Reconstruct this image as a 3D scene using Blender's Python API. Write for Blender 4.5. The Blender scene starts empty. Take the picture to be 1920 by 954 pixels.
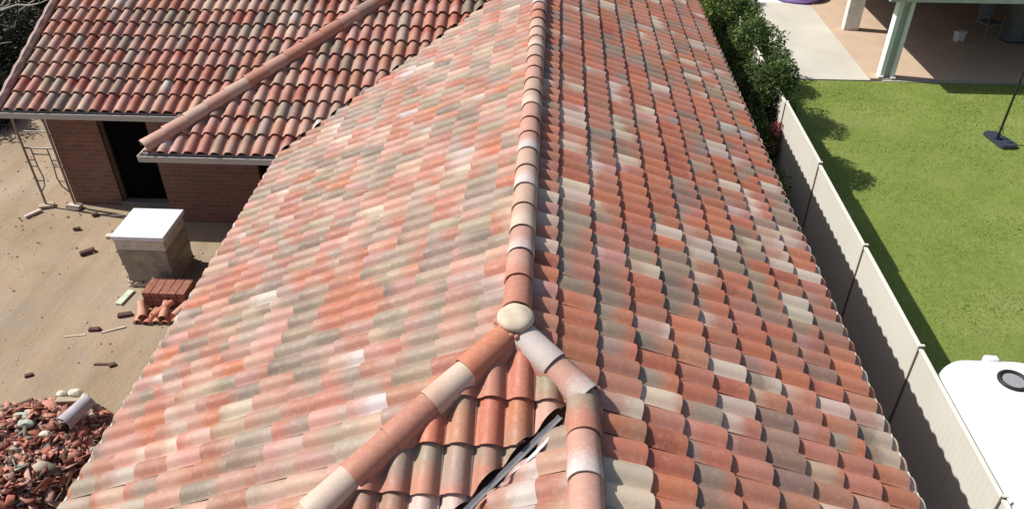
import bpy, bmesh, math, random
import numpy as np
from mathutils import Vector, Matrix
R = math.radians
random.seed(7); rng = np.random.default_rng(11)
sc = bpy.context.scene
col = sc.collection

# ------------------------------------------------------------------ camera
cd = bpy.data.cameras.new('camera'); cam = bpy.data.objects.new('camera', cd); col.objects.link(cam)
cam.location = (0, 0, 0)
cam.rotation_euler = (R(90 - 35.5074), 0, R(2.9884))
cd.sensor_width = 36; cd.lens = 36 * 1469.71 / 1920
cd.clip_start = .05; cd.clip_end = 600
sc.camera = cam
# ------------------------------------------------------------------ light
SUN = Vector((1, -.20, -1.14)).normalized()
w = bpy.data.worlds.new('World'); sc.world = w; w.use_nodes = True
nt = w.node_tree; nt.nodes.clear()
sky = nt.nodes.new('ShaderNodeTexSky'); sky.sky_type = 'NISHITA'; sky.sun_disc = False
sky.sun_elevation = math.asin(-SUN.z); sky.sun_rotation = math.atan2(-SUN.x, -SUN.y)
sky.dust_density = 2.0; sky.ozone_density = .4
bg = nt.nodes.new('ShaderNodeBackground'); bg.inputs[1].default_value = .078
wo = nt.nodes.new('ShaderNodeOutputWorld')
nt.links.new(sky.outputs[0], bg.inputs[0]); nt.links.new(bg.outputs[0], wo.inputs[0])
sl = bpy.data.lights.new('sun', 'SUN'); sl.energy = 4.15; sl.angle = R(.55); sl.color = (1, .955, .89)
so = bpy.data.objects.new('sun', sl); col.objects.link(so)
so.rotation_euler = SUN.to_track_quat('-Z', 'Y').to_euler(); so.location = (-20, 0, 20)
sc.view_settings.view_transform = 'Standard'; sc.view_settings.look = 'None'
sc.view_settings.exposure = .46; sc.view_settings.gamma = 1
sc.cycles.max_bounces = 6

# ------------------------------------------------------------------ helpers
def tag(o, label=None, cat=None, group=None, kind=None):
    if label: o['label'] = label
    if cat: o['category'] = cat
    if group: o['group'] = group
    if kind: o['kind'] = kind
    return o
def empty(name, loc=(0, 0, 0), rz=0):
    o = bpy.data.objects.new(name, None); col.objects.link(o); o.location = loc; o.rotation_euler = (0, 0, rz)
    o.empty_display_size = .2
    return o
def link(name, me, mat, parent=None, smooth=False):
    if not isinstance(mat, (list, tuple)): mat = [mat]
    for m in mat: me.materials.append(m)
    if smooth:
        me.polygons.foreach_set('use_smooth', [True] * len(me.polygons))
    o = bpy.data.objects.new(name, me); col.objects.link(o)
    if parent: o.parent = parent
    return o
def np_mesh(name, V, F4, attrs=None, uv=None):
    V = np.asarray(V, np.float32); F4 = np.asarray(F4, np.int32)
    me = bpy.data.meshes.new(name); n = F4.shape[1]
    me.vertices.add(len(V)); me.vertices.foreach_set('co', V.ravel())
    me.loops.add(F4.size); me.loops.foreach_set('vertex_index', F4.ravel())
    me.polygons.add(len(F4)); me.polygons.foreach_set('loop_start', np.arange(0, F4.size, n, dtype=np.int32))
    me.polygons.foreach_set('loop_total', np.full(len(F4), n, np.int32))
    me.update(calc_edges=True)
    for k, (typ, arr) in (attrs or {}).items():
        a = me.attributes.new(k, typ, 'POINT')
        a.data.foreach_set('color' if 'COLOR' in typ else 'value', np.asarray(arr, np.float32).ravel())
    me.validate()
    return me
class MB:
    """collects shapes into one mesh"""
    def __init__(s): s.bm = bmesh.new()
    def box(s, c, d, M=None, bev=0):
        r = bmesh.ops.create_cube(s.bm, size=1); vs = r['verts']
        T = Matrix.Translation(c) @ (M.to_4x4() if M else Matrix()) @ Matrix.Diagonal((*d, 1))
        bmesh.ops.transform(s.bm, matrix=T, verts=vs)
        if bev:
            es = list({e for v in vs for e in v.link_edges})
            bmesh.ops.bevel(s.bm, geom=es, offset=bev, segments=2, affect='EDGES', profile=.5)
        return s
    def bb(s, x0, x1, y0, y1, z0, z1, bev=0):
        return s.box(((x0+x1)/2, (y0+y1)/2, (z0+z1)/2), (x1-x0, y1-y0, z1-z0), None, bev)
    def tube(s, pts, r, n=8, caps=True):
        pts = [Vector(p) for p in pts]; rings = []
        rr = r if isinstance(r, (list, tuple)) else [r] * len(pts)
        for i, p in enumerate(pts):
            t = (pts[min(i+1, len(pts)-1)] - pts[max(i-1, 0)]).normalized()
            a = t.orthogonal().normalized() if i == 0 else (a - t * a.dot(t)).normalized()
            b = t.cross(a)
            rings.append([s.bm.verts.new(p + (a*math.cos(k*2*math.pi/n) + b*math.sin(k*2*math.pi/n)) * rr[i]) for k in range(n)])
        for i in range(len(rings)-1):
            for k in range(n):
                s.bm.faces.new((rings[i][k], rings[i][(k+1) % n], rings[i+1][(k+1) % n], rings[i+1][k]))
        if caps:
            s.bm.faces.new(rings[0][::-1]); s.bm.faces.new(rings[-1])
        return s
    def poly(s, pts):
        s.bm.faces.new([s.bm.verts.new(p) for p in pts]); return s
    def prism(s, pts2, z0, z1):
        a = [s.bm.verts.new((x, y, z0)) for x, y in pts2]; b = [s.bm.verts.new((x, y, z1)) for x, y in pts2]
        n = len(a)
        s.bm.faces.new(a[::-1]); s.bm.faces.new(b)
        for i in range(n): s.bm.faces.new((a[i], a[(i+1) % n], b[(i+1) % n], b[i]))
        return s
    def jitter(s, d):
        for v in s.bm.verts: v.co += Vector((random.uniform(-d, d), random.uniform(-d, d), random.uniform(-d, d)))
        return s
    def build(s, name, mat, parent=None, smooth=False):
        bmesh.ops.recalc_face_normals(s.bm, faces=s.bm.faces)
        me = bpy.data.meshes.new(name); s.bm.to_mesh(me); s.bm.free()
        return link(name, me, mat, parent, smooth)

# ------------------------------------------------------------------ materials
class NT:
    def __init__(s, name, rough=.8, spec=.3):
        s.m = bpy.data.materials.new(name); s.m.use_nodes = True; s.t = s.m.node_tree
        s.b = s.t.nodes['Principled BSDF']; s.b.inputs['Roughness'].default_value = rough
        s.b.inputs['Specular IOR Level'].default_value = spec
    def n(s, typ, **k):
        x = s.t.nodes.new(typ)
        for a, v in k.items():
            if a in x.inputs: x.inputs[a].default_value = v
            else: setattr(x, a, v)
        return x
    def l(s, a, b): s.t.links.new(a, b)
    def obj(s):
        return s.n('ShaderNodeTexCoord').outputs['Object']
    def noise(s, scale, detail=4, rough=.55, vec=None, dist=0):
        x = s.n('ShaderNodeTexNoise'); x.inputs['Scale'].default_value = scale; x.inputs['Detail'].default_value = detail
        x.inputs['Roughness'].default_value = rough; x.inputs['Distortion'].default_value = dist
        s.l(vec or s.obj(), x.inputs['Vector']); return x.outputs['Fac']
    def ramp(s, fac, stops):
        r = s.n('ShaderNodeValToRGB'); e = r.color_ramp.elements
        while len(e) < len(stops): e.new(.5)
        for q, (p, c) in zip(e, stops): q.position = p; q.color = (*c, 1) if len(c) == 3 else c
        s.l(fac, r.inputs[0]); return r.outputs[0]
    def mix(s, f, a, b, mode='MIX'):
        m = s.n('ShaderNodeMix', data_type='RGBA', blend_type=mode)
        for v, i in ((f, 0), (a, 6), (b, 7)):
            if isinstance(v, (int, float)): m.inputs[i].default_value = v
            elif isinstance(v, tuple): m.inputs[i].default_value = (*v, 1)
            else: s.l(v, m.inputs[i])
        return m.outputs[2]
    def math(s, op, a, b=0, clamp=False):
        m = s.n('ShaderNodeMath', operation=op, use_clamp=clamp)
        for i, v in enumerate((a, b)):
            if isinstance(v, (int, float)): m.inputs[i].default_value = v
            else: s.l(v, m.inputs[i])
        return m.outputs[0]
    def base(s, c):
        if isinstance(c, tuple): s.b.inputs['Base Color'].default_value = (*c, 1)
        else: s.l(c, s.b.inputs['Base Color'])
        return s
    def bump(s, h, strength=.3, dist=.01):
        b = s.n('ShaderNodeBump'); b.inputs['Strength'].default_value = strength; b.inputs['Distance'].default_value = dist
        s.l(h, b.inputs['Height']); s.l(b.outputs[0], s.b.inputs['Normal']); return s

def simple(name, c, rough=.7, var=.15, scale=6, bump=.15, spec=.3, metal=0, bd=.005):
    k = NT(name, rough, spec); nz = k.noise(scale, 6)
    c2 = tuple(x*(1-var) for x in c); c3 = tuple(min(1, x*(1+var)) for x in c)
    k.base(k.ramp(nz, [(.3, c2), (.7, c3)])); k.b.inputs['Metallic'].default_value = metal
    if bump: k.bump(k.noise(scale*8, 3), bump, bd)
    return k.m

def tile_mat():
    k = NT('terracotta_tile', .62, .35)
    A = k.n('ShaderNodeAttribute', attribute_name='ca'); B = k.n('ShaderNodeAttribute', attribute_name='cb')
    V = k.n('ShaderNodeAttribute', attribute_name='tv')
    nz = k.noise(14, 4, .6); n2 = k.noise(55, 4, .65); n3 = k.noise(2.2, 3, .5)
    x = k.math('ADD', V.outputs['Fac'], k.math('MULTIPLY', k.math('SUBTRACT', nz, .5), .55))
    x = k.math('SUBTRACT', x, A.outputs['Alpha'])
    x = k.math('ADD', k.math('MULTIPLY', x, 2.6), .5, True)
    c = k.mix(x, A.outputs['Color'], B.outputs['Color'])
    g = k.ramp(n2, [(.3, (.9, .89, .88)), (.7, (1.07, 1.07, 1.07))])
    c = k.mix(1.0, c, g, 'MULTIPLY')
    # pale lime bloom and dark grime of uneven strength
    bl = k.math('MULTIPLY', k.ramp(k.noise(23, 5, .7), [(.52, (0, 0, 0)), (.75, (1, 1, 1))]), .3)
    c = k.mix(bl, c, (.55, .46, .39))
    gr = k.math('MULTIPLY', k.ramp(n3, [(.45, (0, 0, 0)), (.8, (1, 1, 1))]), .22)
    c = k.mix(gr, c, (.16, .12, .10))
    k.base(c)
    k.l(k.ramp(nz, [(.3, (.5, .5, .5)), (.7, (.72, .72, .72))]), k.b.inputs['Roughness'])
    k.bump(n2, .25, .004)
    return k.m
TILE = tile_mat()

def brick_mat(name, c1, c2, mortar):
    k = NT(name, .9, .2)
    tc = k.n('ShaderNodeTexCoord').outputs['Object']
    sx = k.n('ShaderNodeSeparateXYZ'); k.l(tc, sx.inputs[0])
    cx = k.n('ShaderNodeCombineXYZ'); k.l(k.math('ADD', sx.outputs[0], sx.outputs[1]), cx.inputs[0]); k.l(sx.outputs[2], cx.inputs[1])
    b = k.n('ShaderNodeTexBrick'); k.l(cx.outputs[0], b.inputs['Vector'])
    for n_, v in (('Scale', 1.0), ('Mortar Size', .008), ('Brick Width', .24), ('Row Height', .086), ('Bias', -.1), ('Mortar Smooth', .2)): b.inputs[n_].default_value = v
    b.inputs['Color1'].default_value = (*c1, 1); b.inputs['Color2'].default_value = (*c2, 1); b.inputs['Mortar'].default_value = (*mortar, 1)
    c = k.mix(.45, b.outputs['Color'], k.ramp(k.noise(2.4, 6, .7), [(.35, tuple(x*.55 for x in c1)), (.7, tuple(x*1.25 for x in c2))]))
    k.base(c)
    h = k.math('ADD', k.math('MULTIPLY', b.outputs['Fac'], -.6), k.noise(40, 3)); k.bump(h, .6, .008)
    return k.m
BRICK = brick_mat('house_brick', (.28, .13, .10), (.165, .085, .066), (.27, .22, .18))
DECK = simple('roof_underlay', (.07, .04, .03), .9)
GUT = simple('gutter_metal', (.40, .385, .36), .45, .06, 3, 0, .5)
GUTL = simple('gutter_cream', (.55, .53, .48), .45, .06, 3, 0, .5)
FLASH = simple('flashing_metal', (.5, .5, .52), .32, .1, 5, .1, .5, .8)
LEAD = simple('flashing_grey', (.13, .13, .14), .5, .2, 8, .2)
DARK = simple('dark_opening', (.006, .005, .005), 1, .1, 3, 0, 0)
WHITE = simple('white_paint', (.78, .78, .75), .5, .04, 4, .05)
WOOD = simple('weathered_wood', (.42, .34, .25), .85, .25, 9, .4)
STEEL = simple('scaffold_steel', (.22, .19, .17), .55, .25, 12, .2, .4, .3)

# ------------------------------------------------------------------ tiles
PAL = dict(o=(.44, .16, .092), t=(.41, .18, .122), p=(.45, .25, .195), g=(.295, .22, .165), b=(.29, .185, .14),
           c=(.54, .425, .34), w=(.52, .45, .42), d=(.235, .175, .135), r=(.36, .115, .075), q=(.46, .31, .235), m=(.36, .27, .21))
def pick(weights):
    ks = list(weights); ws = np.array([weights[k] for k in ks], float); ws /= ws.sum()
    return ks, ws
MIX_MAIN = [('o', 'o', 11), ('t', 't', 12), ('g', 'o', 8), ('g', 't', 8), ('g', 'g', 2), ('c', 'c', 4), ('c', 'p', 5), ('c', 't', 6), ('b', 't', 10),
            ('b', 'b', 2), ('q', 'c', 1.5), ('g', 'c', 2), ('p', 't', 5), ('t', 'g', 4), ('p', 'c', 3), ('o', 't', 13), ('d', 't', 4), ('q', 't', 3), ('r', 'o', 3), ('w', 'p', .8)]
MIX_LEFT = [('m', 'p', 9), ('p', 't', 9), ('q', 'p', 7), ('g', 't', 9), ('g', 'p', 9), ('t', 'm', 7), ('q', 'm', 6), ('w', 'p', 1.5), ('c', 'p', 3), ('o', 'p', 6), ('m', 'g', 8), ('w', 'q', 1.5),  # mix for left-facing tiles; sun balance and haze are put into the colours
            ('q', 't', 6), ('g', 'd', 5), ('d', 'm', 4), ('p', 'q', 7), ('t', 'p', 9), ('p', 'd', 5), ('o', 't', 4), ('g', 'q', 4)]
MIX_WING = [('p', 't', 12), ('m', 'p', 8), ('t', 'p', 9), ('b', 'p', 9), ('r', 'p', 8), ('g', 'b', 2.5), ('d', 'b', 2.5), ('q', 'p', 5), ('b', 'b', 5),
            ('p', 'q', 6), ('o', 'p', 2), ('t', 't', 8), ('r', 't', 5), ('m', 'm', 4), ('p', 'p', 8), ('w', 'p', 1.5)]
PA, PB, PH = .3453, .2066, .046          # exposure, width, roll height
def tile_face(O, eu, ev, ncol, nrow, mix, keep=None, over=.045, seed=0, v_off=0.0, tone=1.0, ph=.046, step=.019, same=.28, chord=.82):
    """all barrel tiles of one roof plane; keep(points Nx3 of tile centres)->bool mask"""
    r = np.random.default_rng(seed)
    O, eu, ev = (np.array(a, float) for a in (O, eu, ev)); eu /= np.linalg.norm(eu); ev /= np.linalg.norm(ev)
    n = np.cross(eu, ev); n *= np.sign(n[2])
    I, J = np.meshgrid(np.arange(ncol), np.arange(nrow)); I = I.ravel(); J = J.ravel()
    cen = O + np.outer((I+.5)*PB, eu) + np.outer(v_off + (J+.5)*PA, ev)
    wts = np.array([m[2] for m in mix], float); wts /= wts.sum()
    ch = r.choice(len(mix), size=(nrow, ncol), p=wts)
    cp = r.random((nrow, ncol)) < same
    for c_ in range(1, ncol): ch[:, c_] = np.where(cp[:, c_], ch[:, c_-1], ch[:, c_])
    ch = ch[J, I]
    brk = r.uniform(.15, .95, len(I)); gain = r.uniform(.86, 1.13, (len(I), 1)); hue = r.uniform(.94, 1.06, (len(I), 3))
    if keep is not None:
        m = keep(cen); I, J, ch, brk, gain, hue = I[m], J[m], ch[m], brk[m], gain[m], hue[m]
    T = len(I)
    if T == 0: return None
    gain = gain*tone; CA = np.array([PAL[mix[c][0]] for c in ch]) * gain * hue; CB = np.array([PAL[mix[c][1]] for c in ch]) * gain * hue
    s = np.array([-.02, .05, .11, .2, .32, .46, .6, .72, .83, .90, .96, 1.03])
    s = np.where((s > .1) & (s < .9), .5+(s-.5)*chord/.82, s) if chord < .82 else s
    t = np.clip((s-.5+chord/2)/chord, 0, 1); xx = (t-.5)*chord*PB; ra_ = ((chord/2*PB)**2+ph**2)/(2*ph); h = np.sqrt(ra_**2-xx**2)-(ra_-ph)
    h[0] = -.008; h[-1] = -.014
    tv = np.array([0, 0, 0, 0, .25, .5, .8, 1.0]); vv = np.array([.075, .004, 0, 0, .25, .5, .8, 1.14])
    drop = np.array([-step*.85, -step*.5, 0, 0, 0, 0, 0, 0])
    ns, nv = len(s), len(vv)
    ju = r.normal(0, .0028, T); jv = r.normal(0, .0045, T); jn = r.normal(0, .0014, T); jr = r.normal(0, .008, T); jt = r.normal(0, .001, T)
    U = (I*PB + ju)[:, None, None] + s[None, None, :]*PB + jr[:, None, None]*vv[None, :, None]*PA
    taper = 1 - .10*vv[None, :, None]
    U = U + (s[None, None, :] - .5)*PB*(taper-1)*.6
    Vv = v_off + (J*PA + jv)[:, None, None] + vv[None, :, None]*PA + 0*U - over*(J == 0)[:, None, None]*(vv < .1)[None, :, None]
    N = h[None, None, :]*taper + (1-vv)[None, :, None]*step + drop[None, :, None] + jn[:, None, None] + 0*U + jt[:, None, None]*(s[None, None, :]-.5)
    P = O + U[..., None]*eu + Vv[..., None]*ev + N[..., None]*n
    V = P.reshape(-1, 3)
    a, b = np.meshgrid(np.arange(nv-1), np.arange(ns-1), indexing='ij'); q = (a*ns+b).ravel()
    f = np.stack([q, q+1, q+1+ns, q+ns], 1); ok_ = np.repeat(np.arange(nv-1) != 2, ns-1); f = f[ok_]; sm_ = np.tile(np.repeat(np.arange(nv-1) >= 2, ns-1)[ok_], T)
    F = (f[None] + (np.arange(T)*ns*nv)[:, None, None]).reshape(-1, 4)
    rep = ns*nv
    ca = np.repeat(np.concatenate([CA, brk[:, None]], 1), rep, 0); cb = np.repeat(np.concatenate([CB, np.ones((T, 1))], 1), rep, 0)
    TV = np.tile(np.repeat(1-tv, ns), T)       # 1 at the lower end, 0 at the top
    return V, F, ca, cb, TV, sm_
def clip(me, planes):
    """cut a mesh by planes (co, no): what lies on the side of no is removed"""
    bm = bmesh.new(); bm.from_mesh(me)
    for co, no in planes:
        bmesh.ops.bisect_plane(bm, geom=bm.verts[:]+bm.edges[:]+bm.faces[:], dist=1e-5, plane_co=co, plane_no=no, clear_outer=True)
    bm.to_mesh(me); bm.free(); return me
def tile_obj(name, parts, mat, parent, label=None):
    """parts: list of (tile data, planes)"""
    objs = []
    bm = bmesh.new()
    for data, planes in parts:
        if data is None: continue
        V, F, ca, cb, tv, sm_ = data
        me = np_mesh('tmp', V, F, {'ca': ('FLOAT_COLOR', ca), 'cb': ('FLOAT_COLOR', cb), 'tv': ('FLOAT', tv)})
        me.polygons.foreach_set('use_smooth', sm_)
        if planes: clip(me, planes)
        bm.from_mesh(me); bpy.data.meshes.remove(me)
    me = bpy.data.meshes.new(name); bm.to_mesh(me); bm.free()
    o = link(name, me, mat, parent, False)
    if label: o['label'] = label
    return o
# roof geometry ------------------------------------------------------
XR, ZR = -.2073, -3.91                 # main ridge (tile plane)
TR, TL, TW = math.tan(R(22.227)), math.tan(R(23.905)), math.tan(R(22.2))
XE_R, XE_L = XR+3.2055, XR-3.769
ZE_R, ZE_L = ZR-3.2055*TR, ZR-3.769*TL
Y0 = 4.4822                            # hip apex
TF = TL                                # front hip pitch
YN, YFAR = 1.0, 20.2
XS = .30; dXS = XS-XR; YS = Y0 - dXS*TR/TF; ZS = ZR - dXS*TR    # where the second ridge leaves the right hip
ZE = ZE_L                              # wing eave height
YW1, YW2, XWC, XWL = 10.16, 11.50, -6.05, -9.14
house = empty('brick_house', (0, 0, -7.8))
tag(house, 'brick house under construction with mottled terracotta barrel tile roof filling the middle', 'house')
hp = Vector((0, 0, 7.8))               # children are built in world coordinates and shifted
def H(o):
    o.parent = house; o.location = hp; return o
# right slope: main part (behind the second ridge start) and front part
lenR = math.hypot(3.2055, 3.2055*TR); lenL = math.hypot(3.769, 3.769*TL)
evR = (-1, 0, TR); evL = (1, 0, TL)
nr = 11
s0 = .3141
# course lines lie at s0+k*a from the ridge: choose v offset so that the butts match
off = lambda L: (L - s0) - math.floor((L - s0)/PA)*PA
arR = 6.4364; arL = 5.8723
def phase(y_ref, y_start): return y_ref - math.ceil((y_ref-y_start)/PB)*PB
yR = phase(arR, YN)+PB*.05; yL = phase(arL, YN)+PB*.05
hipR = Vector((dXS, -(Y0-YS), 0)).normalized(); 
hipR_n = Vector((-hipR.y, hipR.x, 0)); hipR_n = hipR_n if hipR_n.y < 0 else -hipR_n    # towards the front
nyc = int((YFAR-yR)/PB)
def pl(p, n): return (Vector(p), Vector(n))
kb = round((YS - yR)/PB)                # column boundary nearest to the start of the second ridge
yb = yR + kb*PB
dA = tile_face((XE_R, yb, ZE_R), (0, 1, 0), evR, int((YFAR-yb)/PB), nr, MIX_MAIN, lambda c: (c[:, 0] > XR-.3), over=.045, seed=1, v_off=off(lenR)-PA, tone=1.0, ph=.048, step=.031)
dB = tile_face((XE_R, yR, ZE_R), (0, 1, 0), evR, kb, nr, MIX_MAIN, lambda c: (c[:, 0] > XS-.3), over=.045, seed=2, v_off=off(lenR)-PA, tone=1.0, ph=.048, step=.031)
H(tile_obj('roof_slope', [(dA, [pl((XR+.03, Y0, 0), (-1, 0, 0)), pl((XR, Y0, 0), hipR_n), pl((XE_R+.05, 0, 0), (1, 0, 0))]),
                        (dB, [pl((XS+.02, 0, 0), (-1, 0, 0)), pl((XE_R+.05, 0, 0), (1, 0, 0))])], TILE, house, 'red, grey and cream tiles on the slope beside the fence'))
# left slope
hipL_n = Vector((TF, -TL, 0)).normalized()            # hip plan direction is (-TF,-TL)
hipL_dir = Vector((-TF, -TL, 0)).normalized(); hipL_n = Vector((-hipL_dir.y, hipL_dir.x, 0)); hipL_n = hipL_n if hipL_n.y < 0 else -hipL_n
valD = Vector((TW, TL, 0)).normalized(); valN = Vector((-valD.y, valD.x, 0))           # towards the wing (-x,+y)
VP0 = (XE_L, YW1+.0, 0)
dL = tile_face((XE_L, yL, ZE_L), (0, 1, 0), evL, int((YFAR-yL)/PB), 13, MIX_LEFT, lambda c: (c[:, 0] < XR+.3), seed=3, v_off=off(lenL)-PA, tone=.93, ph=.060, step=.016, same=.12)  # lower tone offsets this slope's stronger sun in the tile colour
H(tile_obj('roof_slope', [(dL, [pl((XR-.03, 0, 0), (1, 0, 0)), pl((XR, Y0, 0), hipL_n), pl(VP0, valN), pl((XE_L-.05, 0, 0), (-1, 0, 0))])], TILE, house, 'pink and grey tiles, tinted for sun and haze, on the broad slope facing the dirt yard'))
# front hip face, between the left hip and the small valley
fd = 3.4; evF = (0, 1, TF)
fx = XR - 4.6
lenF = math.hypot(fd, fd*TF)
sf = .5421 + .012
offF = (lenF - sf) - math.floor((lenF-sf)/PA)*PA
xs0 = -.245 - 24*PB                     # roll phase
dF = tile_face((xs0, Y0-fd, ZR-fd*TF), (1, 0, 0), evF, 34, 11, MIX_MAIN, None, seed=5, v_off=offF-PA, ph=.064, step=.028, chord=.76)
svD = Vector((-1, -TF/TL, 0)).normalized(); svN = Vector((-svD.y, svD.x, 0)); svN = svN if svN.x > 0 else -svN
H(tile_obj('roof_slope', [(dF, [pl((XR, Y0, 0), -hipL_n), pl((XR, Y0, 0), -hipR_n), pl((XS-.05, YS+.02, 0), svN)])], TILE, house, 'small hip face between the two near hips, rolls running to the front'))
# left face of the second ridge
LS = 2.6
dS = tile_face((XS-LS, yL, ZS-LS*TL), (0, 1, 0), evL, int((YS-yL)/PB)+1, 9, MIX_LEFT + [('w', 'p', 12)], None, seed=6, v_off=.1, tone=.9)
H(tile_obj('roof_slope', [(dS, [pl((XS-.02, 0, 0), (1, 0, 0)), pl((XS+.03, YS-.02, 0), -svN)])], TILE, house, 'small pale slope left of the near ridge with shiny edge'))
# wing, lower front face
yrW = YW1 + (ZR-ZE)/TW
evW = (0, 1, TW); lenW = math.hypot(yrW-YW1, ZR-ZE)
nW = int(lenW/PA)+1
hipD = Vector((1, 1, 0)).normalized(); hipN = Vector((-1, 1, 0)).normalized()
dW = tile_face((XWC-.03, YW1, ZE), (1, 0, 0), evW, 30, nW, MIX_WING, None, seed=8, v_off=0, ph=.066, step=.034, tone=.9, same=.15, chord=.74)
H(tile_obj('roof_slope', [(dW, [pl((XWC, YW1, 0), hipN), pl(VP0, -valN)])], TILE, house, 'pinkish brown tiles on the wing between its hip and the valley'))
# sliver facing left
SLV = .42
mb = MB(); prev = None
for i in range(60):
    tt = 4.09*i/59; g0 = .03*math.sin(i*2.1)
    ring = [mb.bm.verts.new((XWC+tt, YW1+tt, ZE+tt*TW+.05)), mb.bm.verts.new((XWC+tt-.02, YW1+tt+SLV+g0, ZE+(YW1+tt+SLV-YW2)*TW-.02))]
    if prev: mb.bm.faces.new((prev[0], prev[1], ring[1], ring[0]))
    prev = ring
H(mb.build('hip_skirt', simple('skirt_mortar', (.13, .07, .055), .95, .3, 8, .4)))
# upper front face
nU = int(math.hypot(5.6, 5.6*TW)/PA)
dU = tile_face((XWL+.12, YW2, ZE), (1, 0, 0), evW, 40, nU, MIX_WING, None, seed=10, ph=.066, step=.034, tone=.9, same=.15, chord=.74)
H(tile_obj('roof_slope', [(dU, [pl((XWC, YW1+SLV-.06, 0), -hipN), pl((XR, 0, 0), (1, 0, 0))])], TILE, house, 'pinkish brown tiles on the wing roof at the back'))
# underlay decks below the tiles
def deck(pts, name='roof_underlay'):
    mb = MB(); dn = Vector((0, 0, -.012)); a = [Vector(p)+dn for p in pts]; b = [p-Vector((0, 0, .10)) for p in a]
    va = [mb.bm.verts.new(p) for p in a]; vb = [mb.bm.verts.new(p) for p in b]; n = len(a)
    mb.bm.faces.new(va); mb.bm.faces.new(vb[::-1])
    for i in range(n): mb.bm.faces.new((va[i], vb[i], vb[(i+1) % n], va[(i+1) % n]))
    return H(mb.build(name, DECK))
i_ = .06
deck([(XR, Y0, ZR), (XS, YS, ZS), (XS, YN, ZS), (XE_R-i_, YN, ZE_R+i_*TR), (XE_R-i_, YFAR, ZE_R+i_*TR), (XR, YFAR, ZR)])
hl = (XR-3.3, Y0-3.3*TL/TF, ZR-3.3*TL)
deck([(XR, Y0, ZR), (XR, yrW, ZR), (XE_L+i_, YW1+i_, ZE_L+i_*TL), (XE_L+i_, YN, ZE_L+i_*TL), (hl[0], YN, hl[2]), hl])
deck([(XR, Y0, ZR), hl, (XS-3.0, YS-3.0, ZS-3.0*TL), (XS, YS, ZS)])
deck([(XS, YS, ZS), (XS-2.4, YS-2.4, ZS-2.4*TL), (XS-2.4, YN, ZS-2.4*TL), (XS, YN, ZS)])
tv_ = yrW-YW1
deck([(XWC+.1, YW1+i_, ZE+i_*TW), (XE_L, YW1+i_, ZE+i_*TW), (XR, yrW, ZR), (XWC+tv_, yrW, ZR)])
deck([(XWL, YW2+i_, ZE+i_*TW), (XWC, YW2+i_, ZE+i_*TW), (XWC+5.6, YW2+5.6, ZE+5.6*TW), (XWL, YW2+5.6, ZE+5.6*TW)])
deck([(XWC+i_, YW1+.1, ZE), (XWC+tv_, yrW, ZR), (XWC+tv_, yrW+1.34, ZR), (XWC+i_, YW2, ZE)])

# ridge caps: tapered half rounds laid one over the other
CAPC = ['t', 't', 'p', 'o', 'q', 'w', 'c', 't', 'p', 'g', 'q', 't']
def cap_mesh(L, r0, r1, ca, cb, brk, seed):
    """axis along +y; lower (open, overlapping) end at y=0"""
    n = 12; ys = [(.0, -.010), (.0, 0), (.0, 0), (.03, .002), (.3, 0), (.6, 0), (1.0, 0)]
    V, F, tv = [], [], []
    for j, (f, dr) in enumerate(ys):
        r = r0 + (r1-r0)*f + dr
        for k in range(n+1):
            a = math.pi*(k/n)*1.06 - .03*math.pi
            V.append((math.cos(a)*r*1.0, f*L, math.sin(a)*r*.92 - .004*(j == 6))); tv.append(1-f)
    for j in range(len(ys)-1):
        if j == 1: continue
        for k in range(n):
            q = j*(n+1)+k; F.append((q, q+n+1, q+n+2, q+1))
    V = np.array(V); V += np.random.default_rng(seed).normal(0, .0006, V.shape)
    m_ = np_mesh('ridge_cap', V, F, {'ca': ('FLOAT_COLOR', [(*ca, brk)]*len(V)), 'cb': ('FLOAT_COLOR', [(*cb, 1)]*len(V)), 'tv': ('FLOAT', tv)})
    m_.polygons.foreach_set('use_smooth', [j >= 1 for j in range(len(ys)-1) if j != 1 for k in range(n)]); return m_
def caps(P0, P1, step=.36, seed=0, rad=1.0, colors=None, mixp=None, skip=0, lift=.02, tone=1.0):
    """P0 lower/near end, P1 upper end"""
    r = random.Random(seed); P0 = Vector(P0); P1 = Vector(P1); D = P1-P0; L = D.length; D.normalize()
    X = D.cross(Vector((0, 0, 1))).normalized(); Z = X.cross(D).normalized()
    n = max(1, int(round((L-skip)/step)))
    for i in range(n):
        key = colors[i % len(colors)] if colors else r.choice(mixp or CAPC)
        a, b = (key if isinstance(key, tuple) else (key, key))
        g = r.uniform(.95, 1.05)*tone
        me = cap_mesh(step*1.17, .118*rad, .109*rad, [x*g for x in PAL[a]], [x*g for x in PAL[b]], (r.uniform(.55, .75) if a != b else .5), r.randint(0, 9999))
        o = link('ridge_cap', me, TILE)
        tilt = -.028 + r.uniform(-.006, .006)
        B = P0 + D*(i*step + r.uniform(-.006, .006)) + Z*(lift+.022)
        M = Matrix((X, D, Z)).transposed().to_4x4()
        M = Matrix.Translation(B + hp) @ M @ Matrix.Rotation(tilt, 4, 'X') @ Matrix.Rotation(r.uniform(-.02, .02), 4, 'Z')
        o.parent = house; o.matrix_local = M
        # bedding mortar under the cap
zc = .0
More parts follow.
